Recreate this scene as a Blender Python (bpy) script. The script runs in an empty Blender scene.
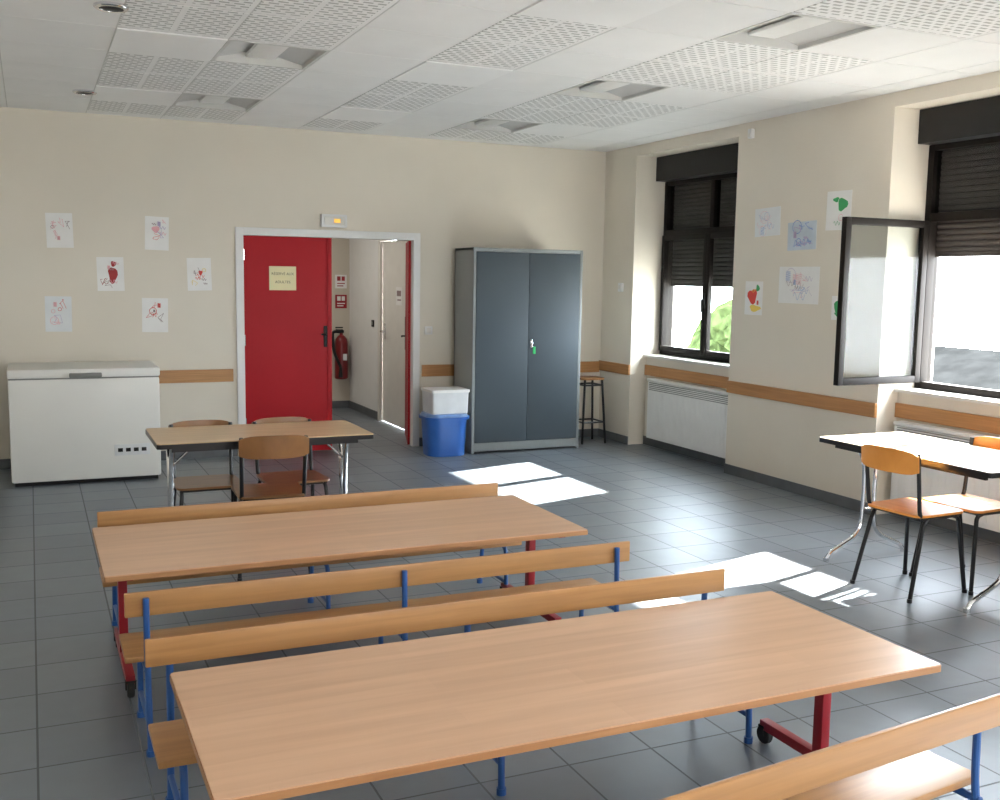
import bpy, bmesh, math, random
from mathutils import Vector as V, Matrix
random.seed(7)
SC = bpy.context.scene
COL = SC.collection

# ------------------------------------------------------------------ materials
def nt(name):
    m = bpy.data.materials.new(name); m.use_nodes = True
    n = m.node_tree.nodes; l = m.node_tree.links
    return m, n, l, n['Principled BSDF']

def mat(name, c, rough=.5, metal=0., var=.06, scale=6., bump=0., bscale=60., spec=.5):
    m, n, l, p = nt(name)
    tc = n.new('ShaderNodeTexCoord')
    no = n.new('ShaderNodeTexNoise'); no.inputs['Scale'].default_value = scale; no.inputs['Detail'].default_value = 3
    l.new(tc.outputs['Object'], no.inputs['Vector'])
    cr = n.new('ShaderNodeValToRGB')
    a = [max(0, x*(1-var)) for x in c]; b = [min(1, x*(1+var)) for x in c]
    cr.color_ramp.elements[0].color = (*a, 1); cr.color_ramp.elements[1].color = (*b, 1)
    cr.color_ramp.elements[0].position = .3; cr.color_ramp.elements[1].position = .7
    l.new(no.outputs['Fac'], cr.inputs['Fac']); l.new(cr.outputs['Color'], p.inputs['Base Color'])
    p.inputs['Roughness'].default_value = rough; p.inputs['Metallic'].default_value = metal
    p.inputs['Specular IOR Level'].default_value = spec
    if bump:
        n2 = n.new('ShaderNodeTexNoise'); n2.inputs['Scale'].default_value = bscale
        l.new(tc.outputs['Object'], n2.inputs['Vector'])
        bp = n.new('ShaderNodeBump'); bp.inputs['Strength'].default_value = bump; bp.inputs['Distance'].default_value = .003
        l.new(n2.outputs['Fac'], bp.inputs['Height']); l.new(bp.outputs['Normal'], p.inputs['Normal'])
    return m

def wood(name, c1, c2, rough=.35, sc=(1.2, 22, 22), planks=None):
    m, n, l, p = nt(name)
    tc = n.new('ShaderNodeTexCoord'); mp = n.new('ShaderNodeMapping')
    mp.inputs['Scale'].default_value = sc
    l.new(tc.outputs['Object'], mp.inputs['Vector'])
    no = n.new('ShaderNodeTexNoise'); no.inputs['Scale'].default_value = 1.6; no.inputs['Detail'].default_value = 6; no.inputs['Distortion'].default_value = .4
    l.new(mp.outputs['Vector'], no.inputs['Vector'])
    cr = n.new('ShaderNodeValToRGB')
    cr.color_ramp.elements[0].color = (*c1, 1); cr.color_ramp.elements[1].color = (*c2, 1)
    cr.color_ramp.elements[0].position = .35; cr.color_ramp.elements[1].position = .68
    l.new(no.outputs['Fac'], cr.inputs['Fac'])
    out = cr.outputs['Color']
    if planks:
        bk = n.new('ShaderNodeTexBrick'); bk.offset = .37; bk.inputs['Scale'].default_value = 1
        bk.inputs['Brick Width'].default_value = planks[0]; bk.inputs['Row Height'].default_value = planks[1]
        bk.inputs['Mortar Size'].default_value = 0.0
        bk.inputs['Color1'].default_value = (.90, .885, .87, 1); bk.inputs['Color2'].default_value = (1, 1, 1, 1)
        l.new(tc.outputs['Object'], bk.inputs['Vector'])
        mx = n.new('ShaderNodeMix'); mx.data_type = 'RGBA'; mx.blend_type = 'MULTIPLY'; mx.inputs[0].default_value = 1
        l.new(out, mx.inputs[6]); l.new(bk.outputs['Color'], mx.inputs[7]); out = mx.outputs[2]
    l.new(out, p.inputs['Base Color']); p.inputs['Roughness'].default_value = rough
    return m

M = {}
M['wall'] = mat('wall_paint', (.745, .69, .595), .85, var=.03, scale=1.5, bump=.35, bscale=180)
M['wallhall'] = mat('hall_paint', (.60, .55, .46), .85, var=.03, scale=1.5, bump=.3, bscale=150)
M['white'] = mat('white_paint', (.80, .80, .79), .45, var=.02)
M['warmwhite'] = mat('warm_white', (.74, .72, .67), .4, var=.03)
M['frz'] = mat('freezer_enamel', (.78, .77, .73), .45, var=.02, scale=2)
M['red'] = mat('red_paint', (.36, .008, .014), .5, var=.06, scale=2, spec=.25)
M['redm'] = mat('red_metal', (.30, .008, .018), .3, var=.06)
M['redx'] = mat('extinguisher_red', (.17, .005, .008), .3, var=.06)
M['bluem'] = mat('blue_metal', (.02, .09, .30), .32, var=.08)
M['chrome'] = mat('chrome', (.75, .76, .78), .14, 1., var=.03)
M['dark'] = mat('dark_brown_aluminium', (.009, .007, .006), .6, var=.12, spec=.15)
M['black'] = mat('black_plastic', (.01, .01, .011), .5, var=.1, spec=.3)
M['slat'] = mat('shutter_slat', (.075, .066, .062), .6, var=.08, spec=.3)
M['frame'] = mat('dark_steel', (.012, .012, .014), .3, .3, var=.1)
M['cabd'] = mat('cabinet_door_paint', (.058, .076, .093), .58, var=.05, scale=2, spec=.3)
M['cabb'] = mat('cabinet_body_paint', (.22, .24, .245), .5, var=.04, scale=2)
M['cabs'] = mat('cabinet_side_paint', (.27, .285, .28), .5, var=.04, scale=2)
M['base'] = mat('baseboard_tile', (.11, .12, .13), .4, var=.12)
M['rad'] = mat('radiator_enamel', (.88, .88, .86), .4, var=.02)
M['rado'] = mat('radiator_gap', (.22, .22, .21), .6, var=.05)
M['bluep'] = mat('blue_plastic', (.025, .115, .42), .3, var=.06)
M['bag'] = mat('pale_blue_plastic', (.16, .28, .55), .3, var=.15, scale=20, bump=.8, bscale=25)
M['clearp'] = mat('milky_plastic', (.66, .68, .70), .35, var=.08)
M['paper'] = mat('paper', (.84, .83, .81), .8, var=.03)
M['paper2'] = mat('paper_cool', (.76, .78, .79), .8, var=.04)
M['paperblue'] = mat('paper_blue', (.54, .61, .68), .8, var=.1)
M['yellow'] = mat('yellow_paper', (.80, .72, .44), .7, var=.04)
M['ink'] = mat('ink', (.16, .12, .07), .7)
M['pr'] = mat('crayon_red', (.66, .07, .05), .8); M['pp'] = mat('crayon_pink', (.78, .42, .46), .8)
M['pd'] = mat('crayon_dark_red', (.36, .04, .04), .8)
M['pb'] = mat('crayon_blue', (.25, .36, .62), .8); M['pg'] = mat('crayon_green', (.05, .35, .12), .8)
M['py'] = mat('crayon_yellow', (.80, .60, .12), .8); M['pk'] = mat('crayon_dark', (.30, .22, .22), .8)
M['po'] = mat('crayon_violet', (.48, .40, .58), .8)
M['green'] = mat('green_tag', (.02, .45, .12), .5)
M['slate'] = mat('roof_slate', (.0105, .011, .011), .95, var=.25, scale=3, spec=0.)
M['stone'] = mat('outside_render', (.10, .095, .08), .9, var=.1)
M['leafm'] = mat('foliage', (.030, .042, .016), .95, var=.6, scale=5, spec=0.)
M['ground'] = mat('outside_ground', (.50, .48, .44), .9, var=.1)
M['lum'] = mat('luminaire_inner', (.58, .58, .57), .7, var=.03)
M['lumw'] = mat('luminaire_frame', (.62, .62, .60), .6, var=.03)
M['tube'] = mat('lamp_diffuser', (.80, .80, .78), .4, var=.02)
M['rubber'] = mat('rubber', (.012, .012, .012), .7)
M['railw'] = wood('rail_wood', (.36, .17, .06), (.47, .24, .09), .4, (1.5, 1.5, 40))
M['table'] = wood('table_laminate', (.60, .365, .225), (.69, .435, .275), .28, (.9, 14, 14), planks=(1.1, .13))
M['tedge'] = wood('table_edge', (.36, .17, .07), (.46, .24, .11), .4)
M['bench'] = wood('bench_wood', (.36, .18, .066), (.455, .235, .088), .34, (1.2, 24, 24))
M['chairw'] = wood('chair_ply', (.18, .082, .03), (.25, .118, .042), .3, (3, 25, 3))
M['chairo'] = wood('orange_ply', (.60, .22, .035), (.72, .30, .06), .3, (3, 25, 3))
M['smalltop'] = wood('small_table_laminate', (.54, .36, .20), (.64, .45, .265), .3, (1.2, 14, 14))
M['paletop'] = wood('pale_table_laminate', (.50, .42, .33), (.58, .50, .41), .3, (1.2, 14, 14))

def emis(name, c, s):
    m, n, l, p = nt(name)
    p.inputs['Base Color'].default_value = (*c, 1); p.inputs['Emission Color'].default_value = (*c, 1)
    p.inputs['Emission Strength'].default_value = s
    return m
M['exitl'] = emis('exit_lens', (.9, .48, .08), .8)

def glass():
    m = bpy.data.materials.new('window_glass'); m.use_nodes = True
    n = m.node_tree.nodes; l = m.node_tree.links; n.clear()
    t = n.new('ShaderNodeBsdfTransparent'); t.inputs[0].default_value = (.86, .88, .88, 1)
    g = n.new('ShaderNodeBsdfGlossy'); g.inputs['Roughness'].default_value = .08
    mx = n.new('ShaderNodeMixShader'); o = n.new('ShaderNodeOutputMaterial')
    lw = n.new('ShaderNodeLayerWeight'); lw.inputs[0].default_value = .1
    mr = n.new('ShaderNodeMapRange'); mr.inputs[3].default_value = .004; mr.inputs[4].default_value = .09
    l.new(lw.outputs['Facing'], mr.inputs[0]); l.new(mr.outputs[0], mx.inputs[0])
    l.new(t.outputs[0], mx.inputs[1]); l.new(g.outputs[0], mx.inputs[2]); l.new(mx.outputs[0], o.inputs[0])
    return m
M['glass'] = glass()

def tiles():
    m, n, l, p = nt('floor_tiles')
    tc = n.new('ShaderNodeTexCoord'); bk = n.new('ShaderNodeTexBrick'); bk.offset = 0; bk.squash = 1
    mp = n.new('ShaderNodeMapping'); mp.inputs['Location'].default_value = (.03, .02, 0)
    l.new(tc.outputs['Object'], mp.inputs[0]); l.new(mp.outputs[0], bk.inputs['Vector'])
    bk.inputs['Scale'].default_value = 1; bk.inputs['Brick Width'].default_value = .335; bk.inputs['Row Height'].default_value = .335
    bk.inputs['Mortar Size'].default_value = .004; bk.inputs['Mortar Smooth'].default_value = .1
    bk.inputs['Color1'].default_value = (.115, .137, .162, 1); bk.inputs['Color2'].default_value = (.158, .184, .212, 1)
    bk.inputs['Mortar'].default_value = (.050, .053, .057, 1)
    no = n.new('ShaderNodeTexNoise'); no.inputs['Scale'].default_value = 9; no.inputs['Detail'].default_value = 5
    l.new(tc.outputs['Object'], no.inputs['Vector'])
    mx = n.new('ShaderNodeMix'); mx.data_type = 'RGBA'; mx.blend_type = 'MULTIPLY'; mx.inputs[0].default_value = .3
    l.new(bk.outputs['Color'], mx.inputs[6]); l.new(no.outputs['Fac'], mx.inputs[7])
    l.new(mx.outputs[2], p.inputs['Base Color'])
    mr = n.new('ShaderNodeMapRange'); mr.inputs[3].default_value = .40; mr.inputs[4].default_value = .85
    l.new(bk.outputs['Fac'], mr.inputs[0]); l.new(mr.outputs[0], p.inputs['Roughness'])
    p.inputs['IOR'].default_value = 2.1
    p.inputs['Specular IOR Level'].default_value = .8
    p.inputs['Specular Tint'].default_value = (.88, .94, 1, 1)
    bp = n.new('ShaderNodeBump'); bp.invert = True; bp.inputs['Strength'].default_value = .5; bp.inputs['Distance'].default_value = .002
    l.new(bk.outputs['Fac'], bp.inputs['Height']); l.new(bp.outputs['Normal'], p.inputs['Normal'])
    return m
M['floor'] = tiles()

def perf():
    m, n, l, p = nt('perforated_ceiling_tile')
    tc = n.new('ShaderNodeTexCoord')
    sp = n.new('ShaderNodeSeparateXYZ'); l.new(tc.outputs['Object'], sp.inputs[0])
    def mth(op, a, b=None):
        x = n.new('ShaderNodeMath'); x.operation = op
        for i, v in enumerate((a, b)):
            if v is None: continue
            if isinstance(v, (int, float)): x.inputs[i].default_value = v
            else: l.new(v, x.inputs[i])
        return x.outputs[0]
    def cell(s, period, duty, off=0.):
        f = mth('FRACT', mth('DIVIDE', mth('ADD', s, off), period))
        return mth('LESS_THAN', f, duty)
    PX, PY = .075, .0464
    row = mth('FLOOR', mth('DIVIDE', mth('ADD', sp.outputs[1], .012), PY))
    par = mth('MULTIPLY', mth('FRACT', mth('MULTIPLY', row, .5)), PX)
    a = cell(mth('ADD', sp.outputs[0], par), PX, .68, .006); b = cell(sp.outputs[1], PY, .46, .012)
    c = cell(sp.outputs[0], .30, .90, -.18); d = cell(sp.outputs[1], .65, .93, -.325)
    f = mth('MULTIPLY', mth('MULTIPLY', a, b), mth('MULTIPLY', c, d))
    mx = n.new('ShaderNodeMix'); mx.data_type = 'RGBA'
    mx.inputs[6].default_value = (.88, .88, .87, 1); mx.inputs[7].default_value = (.46, .46, .45, 1)
    l.new(f, mx.inputs[0]); l.new(mx.outputs[2], p.inputs['Base Color']); p.inputs['Roughness'].default_value = .8
    return m
M['perf'] = perf()
M['plain'] = mat('plain_ceiling_tile', (.88, .88, .87), .8, var=.02, scale=3)
M['panel'] = mat('bright_ceiling_panel', (.92, .92, .91), .6, var=.015, scale=3)
M['joint'] = mat('ceiling_joint', (.66, .66, .64), .7)

# ------------------------------------------------------------------ mesh helpers
def box(bm, a, b, bev=0., mi=0, seg=2):
    x0, y0, z0 = a; x1, y1, z1 = b
    vs = [bm.verts.new((x, y, z)) for x in (x0, x1) for y in (y0, y1) for z in (z0, z1)]
    q = [(0, 1, 3, 2), (4, 6, 7, 5), (0, 4, 5, 1), (2, 3, 7, 6), (0, 2, 6, 4), (1, 5, 7, 3)]
    fs = [bm.faces.new([vs[i] for i in k]) for k in q]
    for f in fs: f.material_index = mi
    if bev:
        es = set(e for f in fs for e in f.edges)
        r = bmesh.ops.bevel(bm, geom=list(es), offset=bev, segments=seg, affect='EDGES', profile=.6)
        for f in r['faces']: f.material_index = mi

def hexa(bm, bot, top, mi=0):
    vb = [bm.verts.new(p) for p in bot]; vt = [bm.verts.new(p) for p in top]
    fs = [bm.faces.new(vb[::-1]), bm.faces.new(vt)]
    n = len(bot)
    for i in range(n): fs.append(bm.faces.new((vb[i], vb[(i+1) % n], vt[(i+1) % n], vt[i])))
    for f in fs: f.material_index = mi

def fillet(pts, r, n=5):
    pts = [V(p) for p in pts]; o = [pts[0]]
    for i in range(1, len(pts)-1):
        p = pts[i]; a = pts[i-1]-p; b = pts[i+1]-p
        k = min(r, a.length*.45, b.length*.45)
        s = p+a.normalized()*k; e = p+b.normalized()*k
        for j in range(n+1):
            t = j/n; o.append(s*(1-t)**2+p*2*t*(1-t)+e*t*t)
    o.append(pts[-1]); return o

def tube(bm, pts, rad, seg=10, mi=0):
    pts = [V(p) for p in pts]; rings = []
    t0 = (pts[1]-pts[0]).normalized()
    up = V((0, 0, 1)) if abs(t0.z) < .9 else V((1, 0, 0))
    nrm = (up-t0*up.dot(t0)).normalized()
    for i, p in enumerate(pts):
        if i == 0: t = t0
        elif i == len(pts)-1: t = (pts[i]-pts[i-1]).normalized()
        else: t = ((pts[i+1]-p).normalized()+(p-pts[i-1]).normalized()).normalized()
        nrm = (nrm-t*nrm.dot(t)).normalized(); bi = t.cross(nrm)
        rings.append([bm.verts.new(p+(nrm*math.cos(2*math.pi*k/seg)+bi*math.sin(2*math.pi*k/seg))*rad) for k in range(seg)])
    for a, b in zip(rings, rings[1:]):
        for k in range(seg):
            f = bm.faces.new((a[k], a[(k+1) % seg], b[(k+1) % seg], b[k])); f.material_index = mi
    f = bm.faces.new(rings[0][::-1]); f.material_index = mi
    f = bm.faces.new(rings[-1]); f.material_index = mi

def lathe(bm, prof, c=(0, 0, 0), seg=24, mi=0):
    rings = []
    for r, z in prof:
        rings.append([bm.verts.new((c[0]+r*math.cos(2*math.pi*k/seg), c[1]+r*math.sin(2*math.pi*k/seg), c[2]+z)) for k in range(seg)])
    for a, b in zip(rings, rings[1:]):
        for k in range(seg):
            f = bm.faces.new((a[k], a[(k+1) % seg], b[(k+1) % seg], b[k])); f.material_index = mi
    bm.faces.new(rings[0][::-1]).material_index = mi
    bm.faces.new(rings[-1]).material_index = mi

def rslab(bm, w, d, r, z0, z1, taper=0., mi=0, n=5, cx=0, cy=0, dish=0.):
    pts = []
    for sx, sy, a0 in ((1, 1, 0), (-1, 1, 90), (-1, -1, 180), (1, -1, 270)):
        for k in range(n+1):
            a = math.radians(a0+90*k/n)
            x = sx*(w/2-r)+r*math.cos(a); y = sy*(d/2-r)+r*math.sin(a)
            x *= 1+taper*y/d
            pts.append((cx+x, cy+y))
    hexa(bm, [(x, y, z0) for x, y in pts], [(x, y, z1) for x, y in pts], mi)

def obj(name, bm, mats, parent=None, smooth=35, loc=None):
    me = bpy.data.meshes.new(name)
    bmesh.ops.recalc_face_normals(bm, faces=bm.faces[:])
    bm.to_mesh(me); bm.free()
    for m in (mats if isinstance(mats, (list, tuple)) else [mats]): me.materials.append(M[m] if isinstance(m, str) else m)
    if smooth:
        for p in me.polygons: p.use_smooth = True
        me.set_sharp_from_angle(angle=math.radians(smooth))
    o = bpy.data.objects.new(name, me); COL.objects.link(o)
    if parent: o.parent = parent
    if loc: o.location = loc
    return o

def empty(name, loc=(0, 0, 0), rz=0.):
    o = bpy.data.objects.new(name, None); o.empty_display_size = .1; COL.objects.link(o)
    o.location = loc; o.rotation_euler = (0, 0, rz); return o

def tag(o, label, cat, group=None):
    o['label'] = label; o['category'] = cat
    if group: o['group'] = group
def struct(o): o['kind'] = 'structure'; return o

def copy_tree(o, loc, rz=None, name=None):
    c = o.copy(); COL.objects.link(c); c.location = loc
    if rz is not None: c.rotation_euler = (0, 0, rz)
    def rec(src, dst):
        for ch in src.children:
            k = ch.copy(); COL.objects.link(k); k.parent = dst; rec(ch, k)
    rec(o, c); return c

def B(name, boxes, m, parent=None, bev=0., smooth=35):
    bm = bmesh.new()
    for b in boxes: box(bm, b[0], b[1], bev, b[2] if len(b) > 2 else 0)
    return obj(name, bm, m, parent, smooth)

# ------------------------------------------------------------------ room shell
XR, YB, H = 5.53, 9.59, 3.0
XL, YF = -1.35, -2.2
XO = 6.05
YH = 12.75   # hallway end
def S(name, boxes, m, bev=0.): return struct(B(name, boxes, m, None, bev, 0))

S('floor', [((XL-.15, YF-.15, -.12), (XO, YH+.15, 0))], 'floor')
DX0, DX1, DZ = 1.76, 3.42, 2.04
S('wall_back', [((XL-.15, YB, 0), (DX0, YB+.14, H)), ((DX1, YB, 0), (XO, YB+.14, H)), ((DX0, YB, DZ), (DX1, YB+.14, H))], 'wall')
S('wall_left', [((XL-.15, YF-.15, 0), (XL, YB, H))], 'wall')
S('wall_front', [((XL, YF-.15, 0), (XO, YF, H))], 'wall')
WINS = [(7.35, 8.98), (4.22, 5.60), (0.35, 2.10)]
wb = []
edges = [YF] + [v for w in sorted(WINS) for v in w] + [YB]
for i in range(0, len(edges), 2): wb.append(((XR, edges[i], 0), (XO, edges[i+1], H)))
for a, b in WINS:
    wb.append(((XR, a, 2.9), (XO, b, H)))
    wb.append(((XR+.19, a, 0), (XO, b, .90)))
S('wall_right', wb, 'wall')

# ceiling with openings for recessed lights
XS = [XL-.15, -.72, -.12, .48, 1.08, 1.68, 2.28, 2.88, 3.48, 4.08, 4.68, 5.28, XO]
YS = [9.59-.14-.65*k for k in range(18)][::-1]
YS = [YF-.15] + [y for y in YS if y > YF+.1] + [YB+.14]
LUM_ROWS = [round(v, 3) for v in (8.15, 6.20, 4.25, 2.30, .35)]
LUM_COLS = [1.08, 3.48]
lums = []
bm = bmesh.new()
for i in range(len(XS)-1):
    for j in range(len(YS)-1):
        x0, x1, y0, y1 = XS[i], XS[i+1], YS[j], YS[j+1]
        inrow = any(abs(y0-r) < .03 for r in LUM_ROWS)
        if inrow and any(abs(x0-c) < .02 for c in LUM_COLS):
            lums.append((x0, x1, y0, y1)); continue
        mi = 0
        col = round(x0, 2)
        if col in (.48, 1.08, 2.28, 3.48, 4.08) : mi = 1
        if inrow and col in (.48, 2.28): mi = 2
        elif inrow and mi == 1: mi = 0
        if y1 > YB: mi = 0
        g = .004
        box(bm, (x0+g, y0+g, H-(.006 if mi == 2 else 0)), (x1-g, y1-g, H+.02), 0, mi)
for i in range(len(XS)):
    box(bm, (XS[i]-.012, YF-.15, H+.003), (XS[i]+.012, YB+.14, H+.03), 0, 3)
for y in YS:
    box(bm, (XL-.15, y-.012, H+.0035), (XO, y+.012, H+.031), 0, 3)
struct(obj('ceiling', bm, ['plain', 'perf', 'panel', 'joint'], None, 0))

# roof slab above the ceiling (part of the shell)
S('trim_1', [((XL-.15, YF-.15, H+.22), (XO, YB+.14, H+.3)), ((XL-.15, YF-.15, H+.03), (XL-.1, YB+.14, H+.22)), ((XO-.05, YF-.15, H+.03), (XO, YB+.14, H+.22)),
              ((XL-.15, YF-.15, H+.03), (XO, YF-.1, H+.22)), ((XL-.15, YB+.09, H+.03), (XO, YB+.14, H+.22))], 'plain')

# recessed luminaires
def luminaire():
    e = empty('ceiling_light')
    w, d = .595, .645
    bm = bmesh.new()
    t = .02; hh = .075
    for a, b in (((-w/2, -d/2, 0), (w/2, -d/2+t, hh)), ((-w/2, d/2-t, 0), (w/2, d/2, hh)), ((-w/2, -d/2+t, 0), (-w/2+t, d/2-t, hh)), ((w/2-t, -d/2+t, 0), (w/2, d/2-t, hh))):
        box(bm, a, b)
    box(bm, (-w/2+t, -d/2+t, hh-.01), (w/2-t, d/2-t, hh))
    obj('housing', bm, 'lumw', e, 0)
    x1 = w/2-t; y1 = d/2-t
    for s in (-1, 1):
        bm = bmesh.new()
        a = [(s*x1, -y1, .022), (s*x1, y1, .022), (s*(x1-.17), y1, .062), (s*(x1-.17), -y1, .062)]
        hexa(bm, a, [(p[0], p[1], p[2]+.001) for p in a])
        obj('reflector', bm, 'lum', e, 0)
    bm = bmesh.new(); box(bm, (-.095, -y1+.02, .035), (.095, y1-.02, .058), .012)
    obj('diffuser', bm, 'tube', e)
    return e
L0 = None
for (x0, x1, y0, y1) in lums:
    loc = ((x0+x1)/2, (y0+y1)/2, H-.002)
    if L0 is None: L0 = luminaire(); L0.location = loc; o = L0
    else: o = copy_tree(L0, loc)
    tag(o, 'unlit recessed square ceiling light with sloped grey reflectors', 'ceiling light', 'recessed ceiling lights')

# round spots
def spot(loc):
    e = empty('downlight', loc)
    bm = bmesh.new(); lathe(bm, [(.085, 0), (.085, -.010), (.078, -.016), (.06, -.016), (.058, -.004), (.03, -.004)], seg=28)
    obj('rim', bm, 'chrome', e)
    bm = bmesh.new(); lathe(bm, [(.056, -.002), (.056, -.012), (.03, -.018), (.01, -.019)], seg=24)
    obj('lens', bm, 'black', e)
    tag(e, 'small round dark recessed downlight in the ceiling', 'ceiling light', 'round ceiling downlights')
for p in ((.42, 5.72, H-.001), (.42, 8.45, H-.001)): spot(p)

# hallway shell
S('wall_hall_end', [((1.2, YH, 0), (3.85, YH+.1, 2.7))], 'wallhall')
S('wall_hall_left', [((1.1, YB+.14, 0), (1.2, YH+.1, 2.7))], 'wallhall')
HD0, HD1 = 10.35, 11.45
S('wall_hall_right', [((3.68, YB+.14, 0), (3.80, HD0, 2.7)), ((3.68, HD1, 0), (3.80, YH, 2.7)), ((3.68, HD0, 2.10), (3.80, HD1, 2.7))], 'white')
S('ceiling_hall', [((1.1, YB+.14, 2.7), (3.85, YH+.1, 2.75))], 'plain')
S('baseboard_hall', [((1.2, YH-.012, 0), (3.68, YH, .09)), ((3.668, HD1, 0), (3.68, YH-.012, .09)), ((3.668, YB+.14, 0), (3.68, HD0, .09))], 'base')

# baseboards
S('baseboard_back', [((XL, YB-.012, 0), (1.70, YB, .085)), ((3.48, YB-.012, 0), (XR, YB, .085))], 'base', .002)
S('baseboard_left', [((XL, YF, 0), (XL+.012, YB-.012, .085))], 'base')
bb = []
for i in range(0, len(edges), 2): bb.append(((XR-.012, edges[i], 0), (XR, edges[i+1]-(.013 if i == 6 else 0), .085)))
for a, b in WINS: bb.append(((XR+.178, a, 0), (XR+.19, b, .085)))
S('baseboard_right', bb, 'base', .002)
# wooden chair rails
S('trim_2', [((.98, YB-.022, .695), (1.67, YB, .81)), ((XL+.05, YB-.022, .695), (-.3, YB, .81))], 'railw', .003)
S('trim_3', [((3.50, YB-.022, .695), (XR-.022, YB, .81))], 'railw', .003)
tr = []
for i in range(0, len(edges), 2): tr.append(((XR-.022, edges[i]+.001, .715), (XR, edges[i+1]-.001, .82)))
S('trim_4', tr, 'railw', .003)
S('trim_5', [((XR+.168, a+.001, .715), (XR+.19, b-.001, .82)) for a, b in WINS], 'railw', .003)
# window sills
for k, (a, b) in enumerate(WINS):
    S('trim_%d' % (6+k), [((XR+.15, a+.001, .90), (XR+.36, b-.001, .925))], 'warmwhite', .003)

# door frame (white)
fw = .055
S('trim_9', [((DX0-fw, YB-.02, 0), (DX0+.015, YB+.15, DZ+fw)), ((DX1-.015, YB-.02, 0), (DX1+fw, YB+.15, DZ+fw)), ((DX0+.015, YB-.02, DZ-.015), (DX1-.015, YB+.15, DZ+fw))], 'white', .003)

# red closed leaf
lx0, lx1 = DX0+.018, 2.585
d1 = struct(B('door_1', [((lx0, YB+.01, .008), (lx1, YB+.05, DZ-.018)), ((lx1-.03, YB+.002, .008), (lx1+.012, YB+.01, DZ-.018))], ['red'], None, .002))
h = B('handle', [((lx1-.066, YB+.002, 1.0), (lx1-.032, YB+.0099, 1.2))], 'black', d1, .002)
bm = bmesh.new(); tube(bm, fillet([(lx1-.049, YB+.001, 1.12), (lx1-.049, YB-.035, 1.12), (lx1-.10, YB-.035, 1.12)], .015), .008); obj('lever', bm, 'black', h)
for z in (.25, 1.02, 1.8):
    bm = bmesh.new(); lathe(bm, [(.009, 0), (.009, .1)], (lx0+.002, YB+.003, z), 10); obj('hinge', bm, 'chrome', d1)
# open leaf
d2 = empty('door_2', (DX1-.02, YB+.06, 0), 0); struct(d2)
ang = math.radians(17.2)
bm = bmesh.new(); box(bm, (-.02, 0, .008), (.02, .80, DZ-.018), .002); lf = obj('leaf', bm, 'red', d2)
bm = bmesh.new(); box(bm, (-.024, .792, .9), (.024, .806, 1.25), .002); tube(bm, fillet([(-.02, .74, 1.05), (-.06, .74, 1.05), (-.06, .64, 1.05)], .015), .008); obj('handle', bm, 'black', d2)
d2.rotation_euler = (0, 0, -ang)
# hallway door
d3 = empty('door_3', (0, 0, 0)); struct(d3)
B('frame', [((3.655, HD0-.05, 0), (3.695, HD0+.03, 2.14)), ((3.655, HD1-.03, 0), (3.695, HD1+.05, 2.14)), ((3.655, HD0+.03, 2.07), (3.695, HD1-.03, 2.14))], 'warmwhite', d3, .003)
B('leaf', [((3.69, HD0+.032, .01), (3.73, HD1-.032, 2.068))], 'warmwhite', d3, .002)
bm = bmesh.new(); tube(bm, fillet([(3.69, HD1-.12, 1.05), (3.63, HD1-.12, 1.05), (3.63, HD1-.25, 1.05)], .015), .010); box(bm, (3.683, HD1-.14, .96), (3.69, HD1-.10, 1.14), .002); obj('handle', bm, 'chrome', d3)

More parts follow.
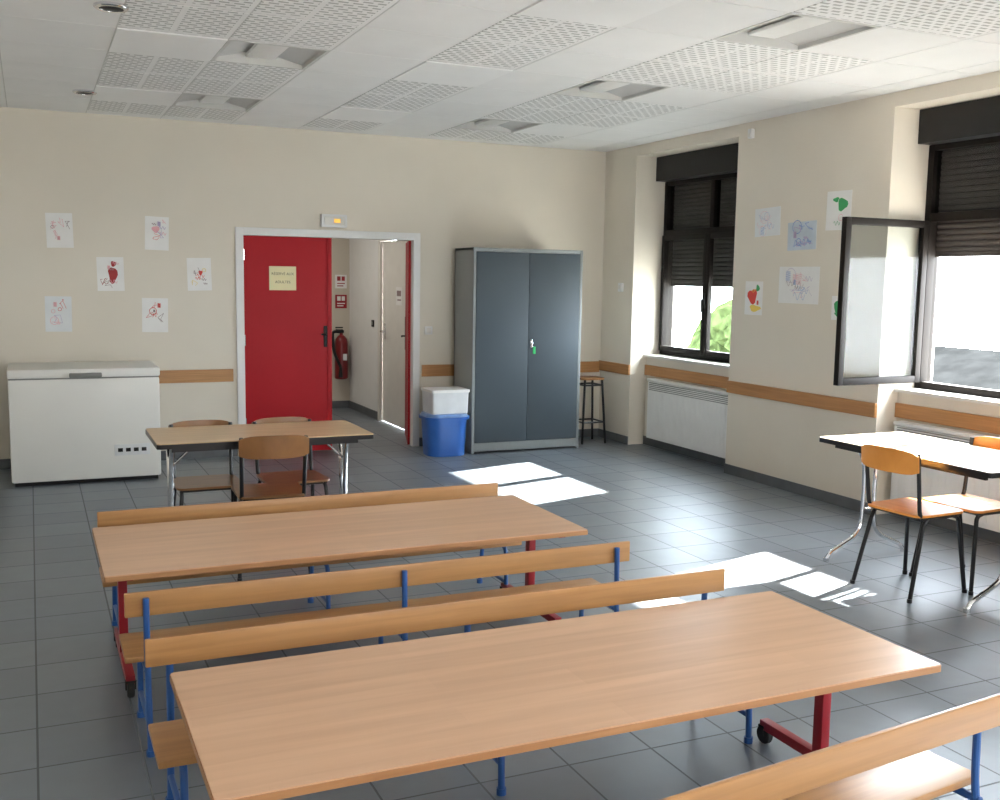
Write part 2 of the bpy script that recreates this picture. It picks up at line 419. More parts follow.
# ------------------------------------------------------------------ windows
def window(n, y0, y1, zsh, open_leaf=False, mull=None):
    w = empty('window_%d' % n, (5.88, (y0+y1)/2, .925)); struct(w)
    cx, cyy, cz = w.location
    def WB(name, bs, m, par=w, bev=.003):
        return B(name, [((a[0]-cx, a[1]-cyy, a[2]-cz), (b[0]-cx, b[1]-cyy, b[2]-cz)) for a, b in bs], m, par, bev)
    X0, X1 = 5.87, 5.94
    zb, zt, ztr = .925, 2.66, 2.12
    m = mull or (y0+y1)/2
    WB('frame', [((X0, y0+.002, zb), (X1, y0+.055, zt)), ((X0, y1-.055, zb), (X1, y1-.002, zt)), ((X0, y0+.055, zb), (X1, y1-.055, zb+.05)), ((X0, y0+.055, ztr), (X1, y1-.055, ztr+.06)), ((X0, y0+.055, zt-.04), (X1, y1-.055, zt)), ((X0, m-.03, ztr+.06), (X1, m+.03, zt-.04))], 'dark')
    WB('shutter_box', [((5.76, y0+.002, 2.662), (6.0, y1-.002, 2.898))], 'black')
    WB('transom_pane', [((5.905, y0+.05, ztr+.05), (5.909, y1-.05, zt-.03))], 'glass', bev=0)
    # shutter of interlocking horizontal slats
    bm = bmesh.new(); z = zt
    while z > zsh:
        pr = [(5.978, z), (5.968, z-.006), (5.966, z-.02), (5.970, z-.034), (5.978, z-.042), (5.986, z-.042), (5.986, z)]
        a = [(x-cx, y0+.01-cyy, q-cz) for x, q in pr]; b = [(x-cx, y1-.01-cyy, q-cz) for x, q in pr]
        hexa(bm, a, b); z -= .042
    box(bm, (5.964-cx, y0+.01-cyy, z-.03-cz), (5.988-cx, y1-.01-cyy, z+.002-cz), .003)
    obj('roller_shutter', bm, 'slat', w, 0)
    WB('shutter_guide', [((5.95, y0+.002, zb), (6.0, y0+.03, zt)), ((5.95, y1-.03, zb), (6.0, y1-.002, zt))], 'dark')
    za, zc = zb+.045, ztr+.005
    def leaf(ya, yb, opened=False):
        s = .05
        r = empty('casement', (0, 0, 0)); r.parent = w
        W = yb-ya
        bm = bmesh.new()
        for a, b in (((-.02, 0, za), (.025, s, zc)), ((-.02, W-s, za), (.025, W, zc)), ((-.02, s, za), (.025, W-s, za+s)), ((-.02, s, zc-s), (.025, W-s, zc))):
            box(bm, (a[0], a[1]-W, a[2]-cz), (b[0], b[1]-W, b[2]-cz), .004)
        obj('casement_frame', bm, 'dark', r)
        bm = bmesh.new(); box(bm, (.004, -W+s-.005, za+s-.005-cz), (.008, -s+.005, zc-s+.005-cz)); obj('pane', bm, 'glass', r, 0)
        r.location = (X0-.02-cx+.0, yb-cyy, 0)
        return r, W
    for ya, yb, op in ((y0+.045, m+.005, False), (m+.006, y1-.045, open_leaf)):
        r, W = leaf(ya, yb)
        if op:
            r.rotation_euler = (0, 0, math.radians(-88)); r.location = (X0-.02-cx, yb-cyy, 0)
    bm = bmesh.new(); box(bm, (X0-.055-cx, m-.012-cyy, 1.42-cz), (X0-.04-cx, m+.012-cyy, 1.56-cz), .003)
    tube(bm, [(X0-.055-cx, m-cyy, 1.50-cz), (X0-.085-cx, m-cyy, 1.50-cz), (X0-.085-cx, m-cyy, 1.38-cz)], .008)
    obj('handle', bm, 'black', w)
    la = bpy.data.lights.new('portal', 'AREA'); la.shape = 'RECTANGLE'; la.size = y1-y0-.1; la.size_y = zsh-zb
    la.cycles.is_portal = True
    lo = bpy.data.objects.new('portal', la); COL.objects.link(lo); lo.location = (6.03, (y0+y1)/2, (zsh+zb)/2)
    lo.rotation_euler = V((-1, 0, 0)).to_track_quat('-Z', 'Z').to_euler()
window(1, *WINS[0], 1.66)
window(2, *WINS[1], 1.92, True, 4.76)
window(3, *WINS[2], 2.0)

# radiators
def radiator(loc, L, label):
    e = empty('radiator', loc)
    hh, dp = .60, .085
    B('body', [((-dp/2+.004, -L/2, 0), (dp/2, L/2, hh-.03))], 'rad', e, .006)
    bm = bmesh.new(); n = int(L/.06)
    for i in range(n):
        y = -L/2+.02+(L-.04)*(i+.5)/n
        box(bm, (-dp/2+.001, y-.027, .03), (-dp/2+.005, y+.027, hh-.13), .0015, 0, 1)
    obj('front_fins', bm, 'rad', e, 0)
    bm = bmesh.new()
    for i in range(5):
        z = hh-.112+i*.017; box(bm, (-dp/2+.001, -L/2+.03, z), (-dp/2+.02, L/2-.03, z+.007))
    obj('air_grille', bm, 'rado', e, 0)
    B('top_cover', [((-dp/2-.004, -L/2-.004, hh-.025), (dp/2, L/2+.004, hh))], 'rad', e, .006)
    for y in (-L/2+.1, L/2-.1):
        bm = bmesh.new(); box(bm, (dp/2-.03, y-.02, .05), (dp/2+.0215, y+.02, hh-.05))
        obj('wall_bracket', bm, 'rado', e, 0)
    B('thermostat_knob', [((-.02, -L/2-.012, hh-.14), (.02, -L/2, hh-.08))], 'rado', e, .003)
    tag(e, label, 'radiator', 'wall radiators under the windows')
radiator((5.655, 8.10, .10), 1.36, 'white ribbed electric wall radiator below the closed window')
radiator((5.655, 4.94, .10), 1.15, 'white ribbed electric wall radiator below the open window')

# ------------------------------------------------------------------ drawings
def drawing(name, w, hgt, at, wall, kind, pm, seed, label, bold=1., ns=9, blobs=()):
    rnd = random.Random(seed)
    e = empty(name, at, 0 if wall == 'back' else math.radians(-90))
    e.rotation_euler = (0, 0, 0) if wall == 'back' else (0, 0, math.radians(-90))
    tilt = rnd.uniform(-.03, .03)
    e.rotation_euler.rotate_axis('Y', tilt)
    bm = bmesh.new(); box(bm, (-w/2, -.0025, -hgt/2), (w/2, 0, hgt/2)); obj('sheet', bm, pm, e, 0)
    bm = bmesh.new(); cols = kind
    def ribbon(pts, wd, mi):
        wd *= bold
        for a, b in zip(pts, pts[1:]):
            a = V(a); b = V(b); d = b-a
            if d.length < 1e-5: continue
            nn = V((-d.y, d.x)).normalized()*wd/2
            vs = [bm.verts.new((p.x, -.0032-.0002*mi, p.y)) for p in (a-nn, b-nn, b+nn, a+nn)]
            bm.faces.new(vs).material_index = mi
    for (bx, bz, rx, rz, mi) in blobs:
        N = 14
        vs = []
        for k in range(N):
            a = 2*math.pi*k/N; q = 1+.18*math.sin(3*a+bx*9)+rnd.uniform(-.06, .06)
            vs.append(bm.verts.new((bx*w+rx*w*q*math.cos(a), -.0030, bz*hgt+rz*hgt*q*math.sin(a))))
        bm.faces.new(vs).material_index = mi
    for s in range(ns):
        mi = rnd.randrange(len(cols)); k = rnd.choice('cllbs')
        cx, cz = rnd.uniform(-.27, .27)*w, rnd.uniform(-.33, .33)*hgt; r = rnd.uniform(.06, .16)*w
        if k == 'c': ribbon([(cx+r*math.cos(t*.5), cz+r*math.sin(t*.5)) for t in range(14)], .004, mi)
        elif k == 'l': ribbon([(cx+rnd.uniform(-1, 1)*w*.16, cz+rnd.uniform(-1, 1)*hgt*.14) for _ in range(6)], .003, mi)
        elif k == 'b': ribbon([(cx+((-1)**t)*r*.5, cz-r*.7+t*r*.12) for t in range(12)], .004, mi)
        else: ribbon([(cx-r+t*r*.2, cz+r*.5*math.sin(t*1.3)) for t in range(11)], .004, mi)
    obj('crayon_marks', bm, cols, e, 0)
    tag(e, label, 'drawing', 'children\'s drawings on the walls')
yb = YB+.001
for (x0, z1, x1, z0, cols, sd, lab, pm, bl) in [
    (.14, 2.16, .35, 1.87, ['pp', 'pk', 'pp'], 1, 'child\'s pink crayon figure drawing on white paper', 'paper', ()),
    (.93, 2.16, 1.13, 1.87, ['pr', 'pk', 'pp', 'po'], 2, 'child\'s red and violet crayon drawing on white paper', 'paper', ((-.05, .12, .16, .10, 2),)),
    (.53, 1.80, .75, 1.51, ['pd', 'pp', 'pk'], 3, 'child\'s drawing with a solid dark red shape', 'paper', ((.08, -.02, .17, .24, 0), (.12, .30, .10, .08, 0))),
    (1.28, 1.81, 1.49, 1.52, ['pr', 'pk', 'py'], 14, 'child\'s sparse red and black figure drawing', 'paper', ((.05, .05, .08, .07, 0),)),
    (.11, 1.46, .32, 1.16, ['pp', 'po', 'pr'], 5, 'child\'s pale violet scribble drawing on white paper', 'paper2', ()),
    (.89, 1.45, 1.11, 1.15, ['pr', 'pk'], 26, 'child\'s thin red and dark line drawing', 'paper', ())]:
    drawing('drawing', x1-x0, z1-z0, ((x0+x1)/2, yb, (z0+z1)/2), 'back', cols, pm, sd, lab, 1., 7, bl)
xr = XR+.001
for (ya, z1, ybb, z0, cols, sd, lab, pm, bo, ns, bl) in [
    (7.08, 2.28, 6.76, 2.05, ['pb', 'pp'], 31, 'child\'s faint pencil drawing on pale paper', 'paper2', .5, 12, ()),
    (6.66, 2.15, 6.33, 1.93, ['pb', 'po', 'pb', 'po'], 32, 'child\'s dense blue crayon drawing', 'paperblue', 1.8, 14, ()),
    (6.23, 2.36, 5.97, 2.07, ['pg', 'pp'], 37, 'child\'s mostly blank drawing with a green patch', 'paper', .8, 2, ((.15, .15, .20, .16, 0), (-.12, .28, .12, .06, 0))),
    (7.17, 1.68, 6.94, 1.40, ['pr', 'py', 'pg'], 34, 'child\'s bold red crayon drawing with yellow and green', 'paper', 1., 2, ((-.08, .05, .26, .22, 0), (.10, -.30, .30, .10, 1), (.22, .30, .10, .10, 2))),
    (6.74, 1.80, 6.27, 1.51, ['pp', 'po', 'pk', 'pb'], 35, 'wide child\'s pencil drawing on white paper', 'paper', .7, 16, ()),
    (6.12, 1.58, 5.98, 1.40, ['pg', 'pg', 'pg'], 36, 'small green crayon drawing on white paper', 'paper', 2, 4, ((0, 0, .30, .34, 0),))]:
    drawing('drawing', ya-ybb, z1-z0, (xr, (ya+ybb)/2, (z0+z1)/2), 'right', cols, pm, sd, lab, bo, ns, bl)

# ------------------------------------------------------------------ text helper
def text_mesh(body, size, m, parent, loc, rot, name='lettering', align='CENTER'):
    cu = bpy.data.curves.new('tmp', 'FONT'); cu.body = body; cu.size = size; cu.align_x = align; cu.extrude = .0003
    to = bpy.data.objects.new('tmp', cu); COL.objects.link(to)
    bpy.context.view_layer.update()
    me = bpy.data.meshes.new_from_object(to.evaluated_get(bpy.context.evaluated_depsgraph_get()))
    bpy.data.objects.remove(to)
    me.materials.clear(); me.materials.append(M[m])
    o = bpy.data.objects.new(name, me); COL.objects.link(o); o.parent = parent; o.location = loc; o.rotation_euler = rot
    return o
RX = (math.radians(90), 0, 0)
s = empty('notice', (2.135, YB+.0095, 1.64)); 
B('sheet', [((-.125, -.0015, -.11), (.125, 0, .11))], 'yellow', s)
text_mesh('RÉSERVÉ AUX', .034, 'ink', s, (0, -.0022, .03), RX)
text_mesh('ADULTES', .034, 'ink', s, (0, -.0022, -.045), RX)
tag(s, 'yellow paper notice with two lettered lines on the red door', 'sign')
# notice on corridor door
s = empty('notice', (3.691, 10.84, 1.46))
B('sheet', [((-.003, -.10, -.10), (0, .10, .10))], 'paper', s)
B('printed_mark', [((-.004, -.07, .0), (-.003, .07, .06)), ((-.004, -.07, -.05), (-.003, .05, -.035))], 'pk', s)
tag(s, 'small white printed notice on the corridor door', 'sign')

# exit light
e = empty('exit_light', (2.61, YB+.001, 2.18))
B('housing', [((-.125, -.055, -.06), (.125, 0, .06))], 'white', e, .012)
B('lens', [((-.095, -.060, -.038), (.095, -.0545, .038))], 'warmwhite', e, .006)
B('lamp', [((-.005, -.064, -.018), (.055, -.0595, .018))], 'exitl', e, .002)
tag(e, 'small white emergency light with orange lamp above the double door', 'emergency light')

# light switch, thermostat, sensor
e = empty('light_switch', (3.57, YB+.001, 1.15)); B('plate', [((-.04, -.012, -.04), (.04, 0, .04))], 'white', e, .003); B('rocker', [((-.022, -.018, -.028), (.022, -.0115, .028))], 'warmwhite', e, .003)
tag(e, 'square white light switch beside the door frame', 'light switch')
e = empty('thermostat', (XR+.001, 9.19, 1.60)); B('cover', [((-.03, -.035, -.045), (0, .035, .045))], 'white', e, .006); B('dial', [((-.036, -.02, -.02), (-.0295, .02, .02))], 'warmwhite', e, .003)
tag(e, 'small white wall thermostat near the room corner', 'thermostat')
e = empty('motion_sensor', (XR+.001, 7.16, 2.90)); B('housing', [((-.04, -.025, -.04), (0, .025, .04))], 'white', e, .010); B('lens', [((-.046, -.016, -.03), (-.0395, .016, .0))], 'warmwhite', e, .003)
tag(e, 'small white motion sensor high on the window wall', 'sensor')

# ------------------------------------------------------------------ fire extinguisher and signs in hallway
e = empty('fire_extinguisher', (3.545, YH-.099, .38)); e.scale = (1.0, 1.0, 1.0)
bm = bmesh.new(); lathe(bm, [(.07, 0), (.082, .012), (.082, .46), (.074, .50), (.045, .54), (.022, .555), (.022, .58)], seg=28); obj('cylinder', bm, 'redx', e)
bm = bmesh.new(); box(bm, (-.03, -.02, .58), (.03, .02, .615), .004); box(bm, (-.07, -.012, .60), (.02, .012, .625), .004); box(bm, (-.075, -.012, .64), (.02, .012, .655), .004); obj('valve', bm, 'black', e)
bm = bmesh.new(); tube(bm, fillet([(-.03, 0, .595), (-.12, -.03, .60), (-.12, -.08, .35), (-.04, -.11, .16)], .08, 8), .018); lathe(bm, [(.016, 0), (.028, -.13), (.02, -.13)], (-.04, -.11, .16), 12); obj('hose', bm, 'black', e)
B('label_band', [((.0, -.0845, .24), (.05, -.070, .32))], 'paper2', e)
B('wall_bracket', [((-.03, .07, .05), (.03, .0995, .5))], 'black', e)
tag(e, 'red fire extinguisher with black hose mounted on the corridor wall', 'fire extinguisher')
for i, (z, m1, m2) in enumerate(((1.60, 'paper', 'redm'), (1.35, 'redm', 'paper'))):
    e = empty('safety_sign', (3.57, YH+.001, z))
    B('plate', [((-.075, -.003, -.085), (.075, 0, .085))], m1, e)
    B('pictogram', [((-.05, -.004, .01), (-.005, -.003, .065)), ((.008, -.004, .01), (.05, -.003, .065)), ((-.05, -.004, -.03), (.05, -.003, -.018)), ((-.05, -.004, -.06), (.03, -.003, -.048))], m2, e)
    tag(e, ('white safety notice with red symbol above the extinguisher', 'red extinguisher sign with white symbol')[i], 'sign')
# hallway wall switch
e = empty('wall_socket', (3.681, 11.75, 1.12)); B('plate', [((-.012, -.04, -.04), (0, .04, .04))], 'black', e, .002); B('rocker', [((-.017, -.02, -.02), (-.0118, .02, .02))], 'rado', e, .001)
tag(e, 'small dark switch on the white corridor wall', 'light switch')

# ------------------------------------------------------------------ chest freezer
e = empty('chest_freezer', (.375, 9.06, 0))
B('body', [((-.555, -.35, .03), (.555, .35, .838))], 'frz', e, .018)
B('plinth', [((-.53, -.33, 0), (.53, .33, .035))], 'black', e)
lid = B('lid', [((-.56, -.358, .844), (.56, .35, .915))], 'frz', e, .016)
B('handle', [((-.12, -.395, .848), (.12, -.356, .884))], 'rado', lid, .010)
B('gasket', [((-.55, -.345, .834), (.55, .345, .848))], 'rado', e)
cp = B('control_panel', [((.20, -.3555, .21), (.47, -.348, .30))], 'paper2', e, .003)
for i in range(4): 
    bm = bmesh.new(); box(bm, (.225+i*.06, -.358, .24), (.262+i*.06, -.355, .27), .001)
    obj('button', bm, 'black', cp)
tag(e, 'long white chest freezer standing against the wall below the drawings', 'freezer')

# ------------------------------------------------------------------ metal cabinet
e = empty('metal_cabinet', (4.365, 9.205, 0))
w, d, h = 1.16, .47, 1.955
B('body', [((-w/2, -d/2+.02, .05), (-w/2+.03, d/2, h)), ((w/2-.03, -d/2+.02, .05), (w/2, d/2, h)), ((-w/2, -d/2+.02, h-.03), (w/2, d/2, h)), ((-w/2, d/2-.02, .05), (w/2, d/2, h))], 'cabs', e, .003)
B('front_frame', [((-w/2, -d/2, 0), (-w/2+.028, -d/2+.02, h)), ((w/2-.028, -d/2, 0), (w/2, -d/2+.02, h)), ((-w/2+.028, -d/2, h-.035), (w/2-.028, -d/2+.02, h)), ((-w/2+.028, -d/2, .02), (w/2-.028, -d/2+.02, .10)), ((-w/2, -d/2+.02, 0), (-w/2+.03, d/2, .05)), ((w/2-.03, -d/2+.02, 0), (w/2, d/2, .05))], 'cabb', e, .002)
dl = B('door', [((-w/2+.031, -d/2-.004, .103), (-.002, -d/2+.016, h-.038))], 'cabd', e, .002)
dr = B('door', [((.002, -d/2-.004, .103), (w/2-.031, -d/2+.016, h-.038))], 'cabd', e, .002)
bm = bmesh.new(); box(bm, (.022, -d/2-.010, 1.01), (.042, -d/2-.004, 1.09), .003); tube(bm, [(.032, -d/2-.01, 1.06), (.032, -d/2-.03, 1.06), (.032, -d/2-.03, 1.02)], .006); obj('handle', bm, 'chrome', dr)
B('key_tag', [((.05, -d/2-.012, .95), (.078, -d/2-.0045, 1.02))], 'green', dr, .002)
tag(e, 'tall grey-blue two-door metal cabinet standing against the back wall', 'cabinet')

# bins
e = empty('blue_bin', (3.545, 9.08, 0))
def taper(bm, w0, d0, w1, d1, z0, z1, mi=0, r=.10):
    def ring(w, d, z):
        p = []
        for sx, sy, a0 in ((1, 1, 0), (-1, 1, 90), (-1, -1, 180), (1, -1, 270)):
            for k in range(8):
                a = math.radians(a0+90/7*k); p.append((sx*(w/2-r)+r*math.cos(a), sy*(d/2-r)+r*math.sin(a), z))
        return p
    hexa(bm, ring(w0, d0, z0), ring(w1, d1, z1), mi)
bm = bmesh.new(); taper(bm, .37, .34, .405, .37, 0, .36, r=.13); obj('body', bm, 'bluep', e)
bm = bmesh.new(); taper(bm, .44, .40, .445, .405, .345, .372, r=.13); obj('rim', bm, 'bluep', e)
bm = bmesh.new(); taper(bm, .425, .385, .40, .36, .373, .40, r=.13); obj('lid', bm, 'bag', e)
tag(e, 'squat blue plastic tub with paler lid standing beside the cabinet', 'bin')
e = empty('white_bin', (3.555, 9.08, .402))
bm = bmesh.new(); taper(bm, .355, .29, .365, .31, 0, .20, r=.02); obj('body', bm, 'clearp', e)
bm = bmesh.new(); taper(bm, .385, .325, .385, .325, .20, .225, r=.02); obj('lid', bm, 'white', e)
tag(e, 'milky white lidded plastic box stacked on the blue bin', 'box')

# stool
e = empty('stool', (5.22, 9.28, 0))
bm = bmesh.new(); rslab(bm, .26, .26, .05, .655, .675); obj('seat', bm, 'chairw', e)
for sx in (-1, 1):
    for sy in (-1, 1):
        bm = bmesh.new(); tube(bm, [(sx*.135, sy*.135, 0), (sx*.10, sy*.10, .655)], .012); obj('leg', bm, 'frame', e)
for nm, z, q in (('footrest', .22, .123), ('seat_ring', .60, .103)):
    bm = bmesh.new()
    for a, b in (((-q, -q), (q, -q)), ((q, -q), (q, q)), ((q, q), (-q, q)), ((-q, q), (-q, -q))): tube(bm, [(*a, z), (*b, z)], .009)
    obj(nm, bm, 'frame', e)
tag(e, 'tall dark metal stool with wooden seat beside the cabinet', 'stool')

# ------------------------------------------------------------------ school chair (front = +Y, back = -Y)
def chair(wm, name='school_chair'):
    e = empty(name)
    bm = bmesh.new(); rslab(bm, .38, .37, .05, .445, .458, .06, cy=.0); 
    obj('seat', bm, wm, e)
    bm = bmesh.new(); n = 12; w = .38; t = .010; rows = []
    for i in range(n+1):
        u = -1+2*i/n; x = u*w/2; y = -.215-.03*(1-u*u)
        sh = (abs(u)**6)*.018
        zb, zt = .675+sh, .805-sh-.006*u*u
        rows.append([bm.verts.new((x, y-t/2, zb)), bm.verts.new((x, y+t/2, zb)), bm.verts.new((x, y+t/2-.008, zt)), bm.verts.new((x, y-t/2-.008, zt))])
    for a, b in zip(rows, rows[1:]):
        for k in range(4): bm.faces.new((a[k], a[(k+1) % 4], b[(k+1) % 4], b[k]))
    bm.faces.new(rows[0]); bm.faces.new(rows[-1][::-1])
    obj('backrest', bm, wm, e)
    R = .0115
    for sx in (-1, 1):
        bm = bmesh.new(); tube(bm, fillet([(sx*.20, .20, 0), (sx*.165, .15, .42), (sx*.165, .10, .434)], .03), R); lathe(bm, [(.014, 0), (.014, .02)], (sx*.20, .20, 0), 10); obj('leg', bm, 'frame', e)
        bm = bmesh.new(); tube(bm, fillet([(sx*.195, -.23, 0), (sx*.17, -.13, .40), (sx*.17, -.10, .434)], .03), R); lathe(bm, [(.014, 0), (.014, .02)], (sx*.195, -.23, 0), 10); obj('leg', bm, 'frame', e)
    bm = bmesh.new()
    for sx in (-1, 1): tube(bm, fillet([(sx*.165, .15, .434), (sx*.17, -.16, .434), (sx*.175, -.207, .79)], .05), R)
    tube(bm, [(-.165, .12, .43), (.165, .12, .43)], R*.9); tube(bm, [(-.17, -.12, .43), (.17, -.12, .43)], R*.9)
    obj('frame', bm, 'frame', e)
    return e
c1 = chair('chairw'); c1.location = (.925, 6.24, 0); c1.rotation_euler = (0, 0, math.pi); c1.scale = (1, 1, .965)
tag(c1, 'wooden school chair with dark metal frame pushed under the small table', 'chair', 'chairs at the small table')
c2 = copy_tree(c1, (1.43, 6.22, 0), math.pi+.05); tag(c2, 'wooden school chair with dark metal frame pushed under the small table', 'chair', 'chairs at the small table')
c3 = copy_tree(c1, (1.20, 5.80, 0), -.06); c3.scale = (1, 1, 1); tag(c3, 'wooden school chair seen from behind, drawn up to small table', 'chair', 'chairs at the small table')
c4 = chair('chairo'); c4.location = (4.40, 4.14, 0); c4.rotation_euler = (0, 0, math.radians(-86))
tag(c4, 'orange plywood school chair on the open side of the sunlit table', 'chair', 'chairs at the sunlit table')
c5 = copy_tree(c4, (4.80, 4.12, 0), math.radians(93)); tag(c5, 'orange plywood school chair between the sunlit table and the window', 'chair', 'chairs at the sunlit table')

# ------------------------------------------------------------------ folding tables
def folding(L, W, topm, name='folding_table'):
    e = empty(name)
    bm = bmesh.new(); rslab(bm, L, W, .02, .722, .749); obj('tabletop', bm, topm, e)
    bm = bmesh.new(); rslab(bm, L+.006, W+.006, .022, .719, .744); obj('edge_band', bm, 'frame', e)
    for q in (-1, 1):
        bm = bmesh.new()
        y = q*(W/2-.07); box(bm, (-L/2+.08, y-.01, .69), (L/2-.08, y+.01, .719)); obj('rail', bm, 'frame', e, 0)
    for s in (-1, 1):
        x = s*(L/2-.10)
        bm = bmesh.new()
        for q in (-1, 1):
            tube(bm, fillet([(x, q*(W/2-.02), .012), (x, q*(W/2-.05), .05), (x, q*.055, .15), (x, q*.04, .40), (x, q*.05, .60), (x, q*.12, .705)], .09, 6), .0135)
            lathe(bm, [(.018, 0), (.018, .02)], (x, q*(W/2-.02), 0), 12)
        tube(bm, [(x, -.05, .30), (x, .05, .30)], .009)
        tube(bm, [(x, 0, .56), (x-s*.16, 0, .71)], .007)
        obj('leg', bm, 'chrome', e)
    return e
t1 = folding(1.22, .63, 'smalltop'); t1.location = (1.21, 6.105, 0)
tag(t1, 'folding table with beech top and chrome legs, three chairs around it', 'table')
t2 = folding(1.24, .66, 'paletop'); t2.location = (4.655, 4.22, 0); t2.rotation_euler = (0, 0, math.radians(90))
tag(t2, 'pale folding table with chrome legs in sunlight near the window', 'table')

# ------------------------------------------------------------------ long canteen tables
def long_table(x0, x1, y0, y1, z=.53):
    e = empty('canteen_table', ((x0+x1)/2, (y0+y1)/2, 0)); L = x1-x0; W = y1-y0
    bm = bmesh.new(); rslab(bm, L, W, .008, z-.024, z); obj('tabletop', bm, 'table', e)
    bm = bmesh.new(); rslab(bm, L+.005, W+.005, .01, z-.023, z-.004); obj('edge_band', bm, 'tedge', e)
    bm = bmesh.new(); box(bm, (-L/2+.12, -.02, z-.07), (L/2-.12, .02, z-.035), .003); obj('beam', bm, 'bluem', e)
    for s in (-1, 1):
        x = s*(L/2-.09)
        bm = bmesh.new()
        box(bm, (x-.018, -.022, .07), (x+.018, .022, z-.05), .004)
        box(bm, (x-.018, -W/2+.08, z-.050), (x+.018, W/2-.08, z-.0245), .003)
        box(bm, (x-.018, -W/2+.10, .055), (x+.018, W/2-.10, .090), .004)
        obj('leg', bm, 'redm', e)
        for q in (-1, 1):
            y = q*(W/2-.11)
            bm = bmesh.new()
            rot = Matrix.Rotation(math.radians(90), 4, 'Y')
            b2 = bmesh.new(); lathe(b2, [(.018, -.013), (.030, -.013), (.034, -.008), (.034, .008), (.030, .013), (.018, .013)], seg=20)
            for v in b2.verts: v.co = rot @ v.co+V((x, y, .034))
            mt = bpy.data.meshes.new('t'); b2.to_mesh(mt); b2.free(); bm.from_mesh(mt)
            box(bm, (x-.02, y-.012, .034), (x-.015, y+.012, .07)); box(bm, (x+.015, y-.012, .034), (x+.02, y+.012, .07)); box(bm, (x-.02, y-.015, .062), (x+.02, y+.015, .07))
            obj('caster', bm, 'rubber', e)
    return e
ta = long_table(.22, 2.30, 4.06, 4.88); tag(ta, 'low beech canteen table with red legs beside the small table', 'table', 'long canteen tables')
tb = long_table(.33, 2.48, 2.19, 2.985); tag(tb, 'low beech canteen table with red legs between two benches', 'table', 'long canteen tables')

# ------------------------------------------------------------------ benches (backrest at -Y, seat toward +Y)
def bench(L=2.03, inner=False):
    e = empty('bench')
    bm = bmesh.new(); box(bm, (-L/2, .04, .300), (L/2, .315, .322), .006); obj('seat', bm, 'bench', e)
    bm = bmesh.new(); box(bm, (-L/2, -.010, .482), (L/2, .006, .57), .006); obj('backrest', bm, 'bench', e)
    for x in (-L/2+.07, 0, L/2-.07):
        bm = bmesh.new()
        if inner: tube(bm, fillet([(x, -.07, .02), (x, .010, .29), (x, .016, .55)], .08), .011)
        else: tube(bm, fillet([(x, -.07, .02), (x, -.025, .29), (x, -.020, .55)], .08), .011)
        tube(bm, fillet([(x, .28, .02), (x, .27, .285), (x, -.01, .285)], .05), .011)
        lathe(bm, [(.016, 0), (.016, .022)], (x, -.07, 0), 10); lathe(bm, [(.016, 0), (.016, .022)], (x, .28, 0), 10)
        tube(bm, [(x, -.058, .10), (x, .277, .10)], .009)
        obj('leg', bm, 'bluem', e)
    bm = bmesh.new(); tube(bm, [(-L/2+.07, .10, .288), (L/2-.07, .10, .288)], .009); obj('stretcher', bm, 'bluem', e)
    return e
b2 = bench(); b2.location = (1.275, 3.685, 0); tag(b2, 'long wooden bench with blue legs, back turned to another bench', 'bench', 'wooden benches')
b1 = copy_tree(b2, (1.262, 5.02, 0), math.pi); tag(b1, 'long wooden bench tucked behind the far canteen table', 'bench', 'wooden benches')
b3 = copy_tree(b2, (1.345, 3.18, 0), math.pi); b3.scale = (1.05, 1, 1); tag(b3, 'long wooden bench pushed against the near canteen table', 'bench', 'wooden benches')
b4 = bench(2.03, True); b4.location = (1.36, 1.775, 0); b4.rotation_euler = (0, 0, math.radians(6.5)); tag(b4, 'slightly angled wooden bench with blue legs by a canteen table', 'bench', 'wooden benches')

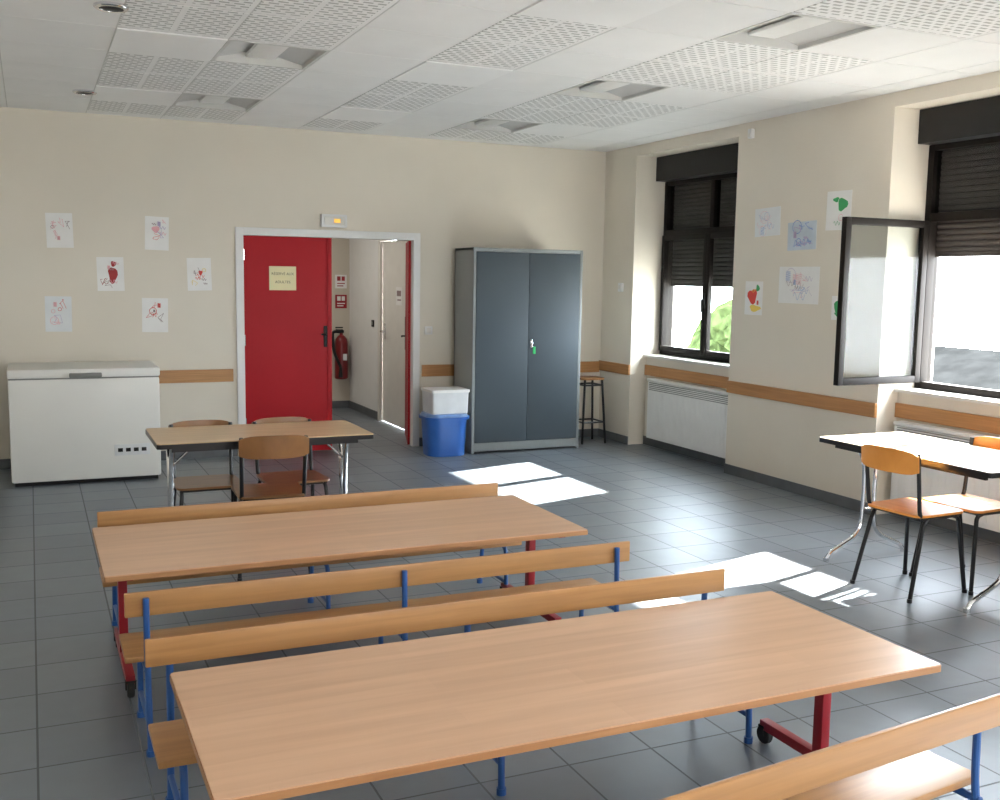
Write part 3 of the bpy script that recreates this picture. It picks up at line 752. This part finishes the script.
# ------------------------------------------------------------------ outside
o = B('ground', [((6.6, -30, -3.2), (60, 60, -3.0))], 'ground'); struct(o)
e = empty('outbuilding', (13.6, 10.5, -3.0))
B('walls', [((-1.8, -4, 0), (1.8, 4, 3.0))], 'stone', e)
for s in (-1, 1):
    bm = bmesh.new()
    a = [(s*2.1, -4.3, 2.93), (s*2.1, 4.3, 2.93), (0, 4.3, 3.62), (0, -4.3, 3.62)]
    hexa(bm, a, [(p[0], p[1], p[2]+.06) for p in a])
    obj('roof', bm, 'slate', e, 0)
tag(e, 'low outbuilding with weathered grey slate roof outside the window', 'building')
def tree(loc, r, seed):
    rnd = random.Random(seed); e = empty('tree', loc)
    bm = bmesh.new(); tube(bm, [(0, 0, 0), (.1, 0, 1.2), (0, .1, 2.4)], .16); obj('trunk', bm, 'ink', e)
    bm = bmesh.new()
    for i in range(16):
        c = V((rnd.uniform(-1, 1)*r, rnd.uniform(-1, 1)*r, 2.6+rnd.uniform(0, 1.5)*r))
        mt = Matrix.Translation(c) @ Matrix.Scale(r*rnd.uniform(.45, .7), 4)
        bmesh.ops.create_icosphere(bm, subdivisions=3, radius=1, matrix=mt)
    for v in bm.verts: v.co += V((rnd.uniform(-1, 1), rnd.uniform(-1, 1), rnd.uniform(-1, 1)))*.07
    obj('foliage', bm, 'leafm', e, 0)
    tag(e, 'leafy green tree growing outside the window', 'tree')
tree((12.9, 16.9, -3.0), .85, 3)

# ------------------------------------------------------------------ light
wd = bpy.data.worlds.new('World'); SC.world = wd; wd.use_nodes = True
bg = wd.node_tree.nodes['Background']; bg.inputs[0].default_value = (.88, .94, 1, 1); bg.inputs[1].default_value = 42.
su = bpy.data.lights.new('sun', 'SUN'); su.energy = 130; su.angle = math.radians(.9); su.color = (1, .95, .88)
so = bpy.data.objects.new('sun', su); COL.objects.link(so); so.location = (12, 8, 8)
so.rotation_euler = V((-1.68, -.46, -1)).to_track_quat('-Z', 'Y').to_euler()
def area(name, loc, d, sx, sy, en, c):
    la = bpy.data.lights.new(name, 'AREA'); la.shape = 'RECTANGLE'; la.size = sx; la.size_y = sy; la.energy = en; la.color = c
    o = bpy.data.objects.new(name, la); COL.objects.link(o); o.location = loc
    o.rotation_euler = V(d).to_track_quat('-Z', 'Z').to_euler()
area('front_fill_light', (2.6, YF+.35, 1.75), (.12, 1, .30), 4.0, 1.7, 150, (.99, .97, .97))  # added soft fill lamp behind the camera; the front wall has no window
area('hall_light', (2.3, 11.3, 2.68), (0, 0, -1), .8, 1.2, 21, (1, .97, .9))

# ------------------------------------------------------------------ camera
f = 1033.
Xv = V((2290, 85, f)).normalized(); Yv = V((-471, 129, f)).normalized()
Yv = (Yv-Xv*Xv.dot(Yv)).normalized(); Zv = -(Xv.cross(Yv))
right = V((Xv.x, Yv.x, Zv.x)); up = V((Xv.y, Yv.y, Zv.y)); fw_ = V((Xv.z, Yv.z, Zv.z))
mt = Matrix((right, up, -fw_)).transposed().to_4x4(); mt.translation = (0, 0, 1.67)
cam = bpy.data.cameras.new('camera'); cam.sensor_width = 36; cam.lens = f/1000*36; cam.clip_start = .05
co = bpy.data.objects.new('camera', cam); COL.objects.link(co); co.matrix_world = mt
SC.camera = co
SC.view_settings.view_transform = 'Standard'
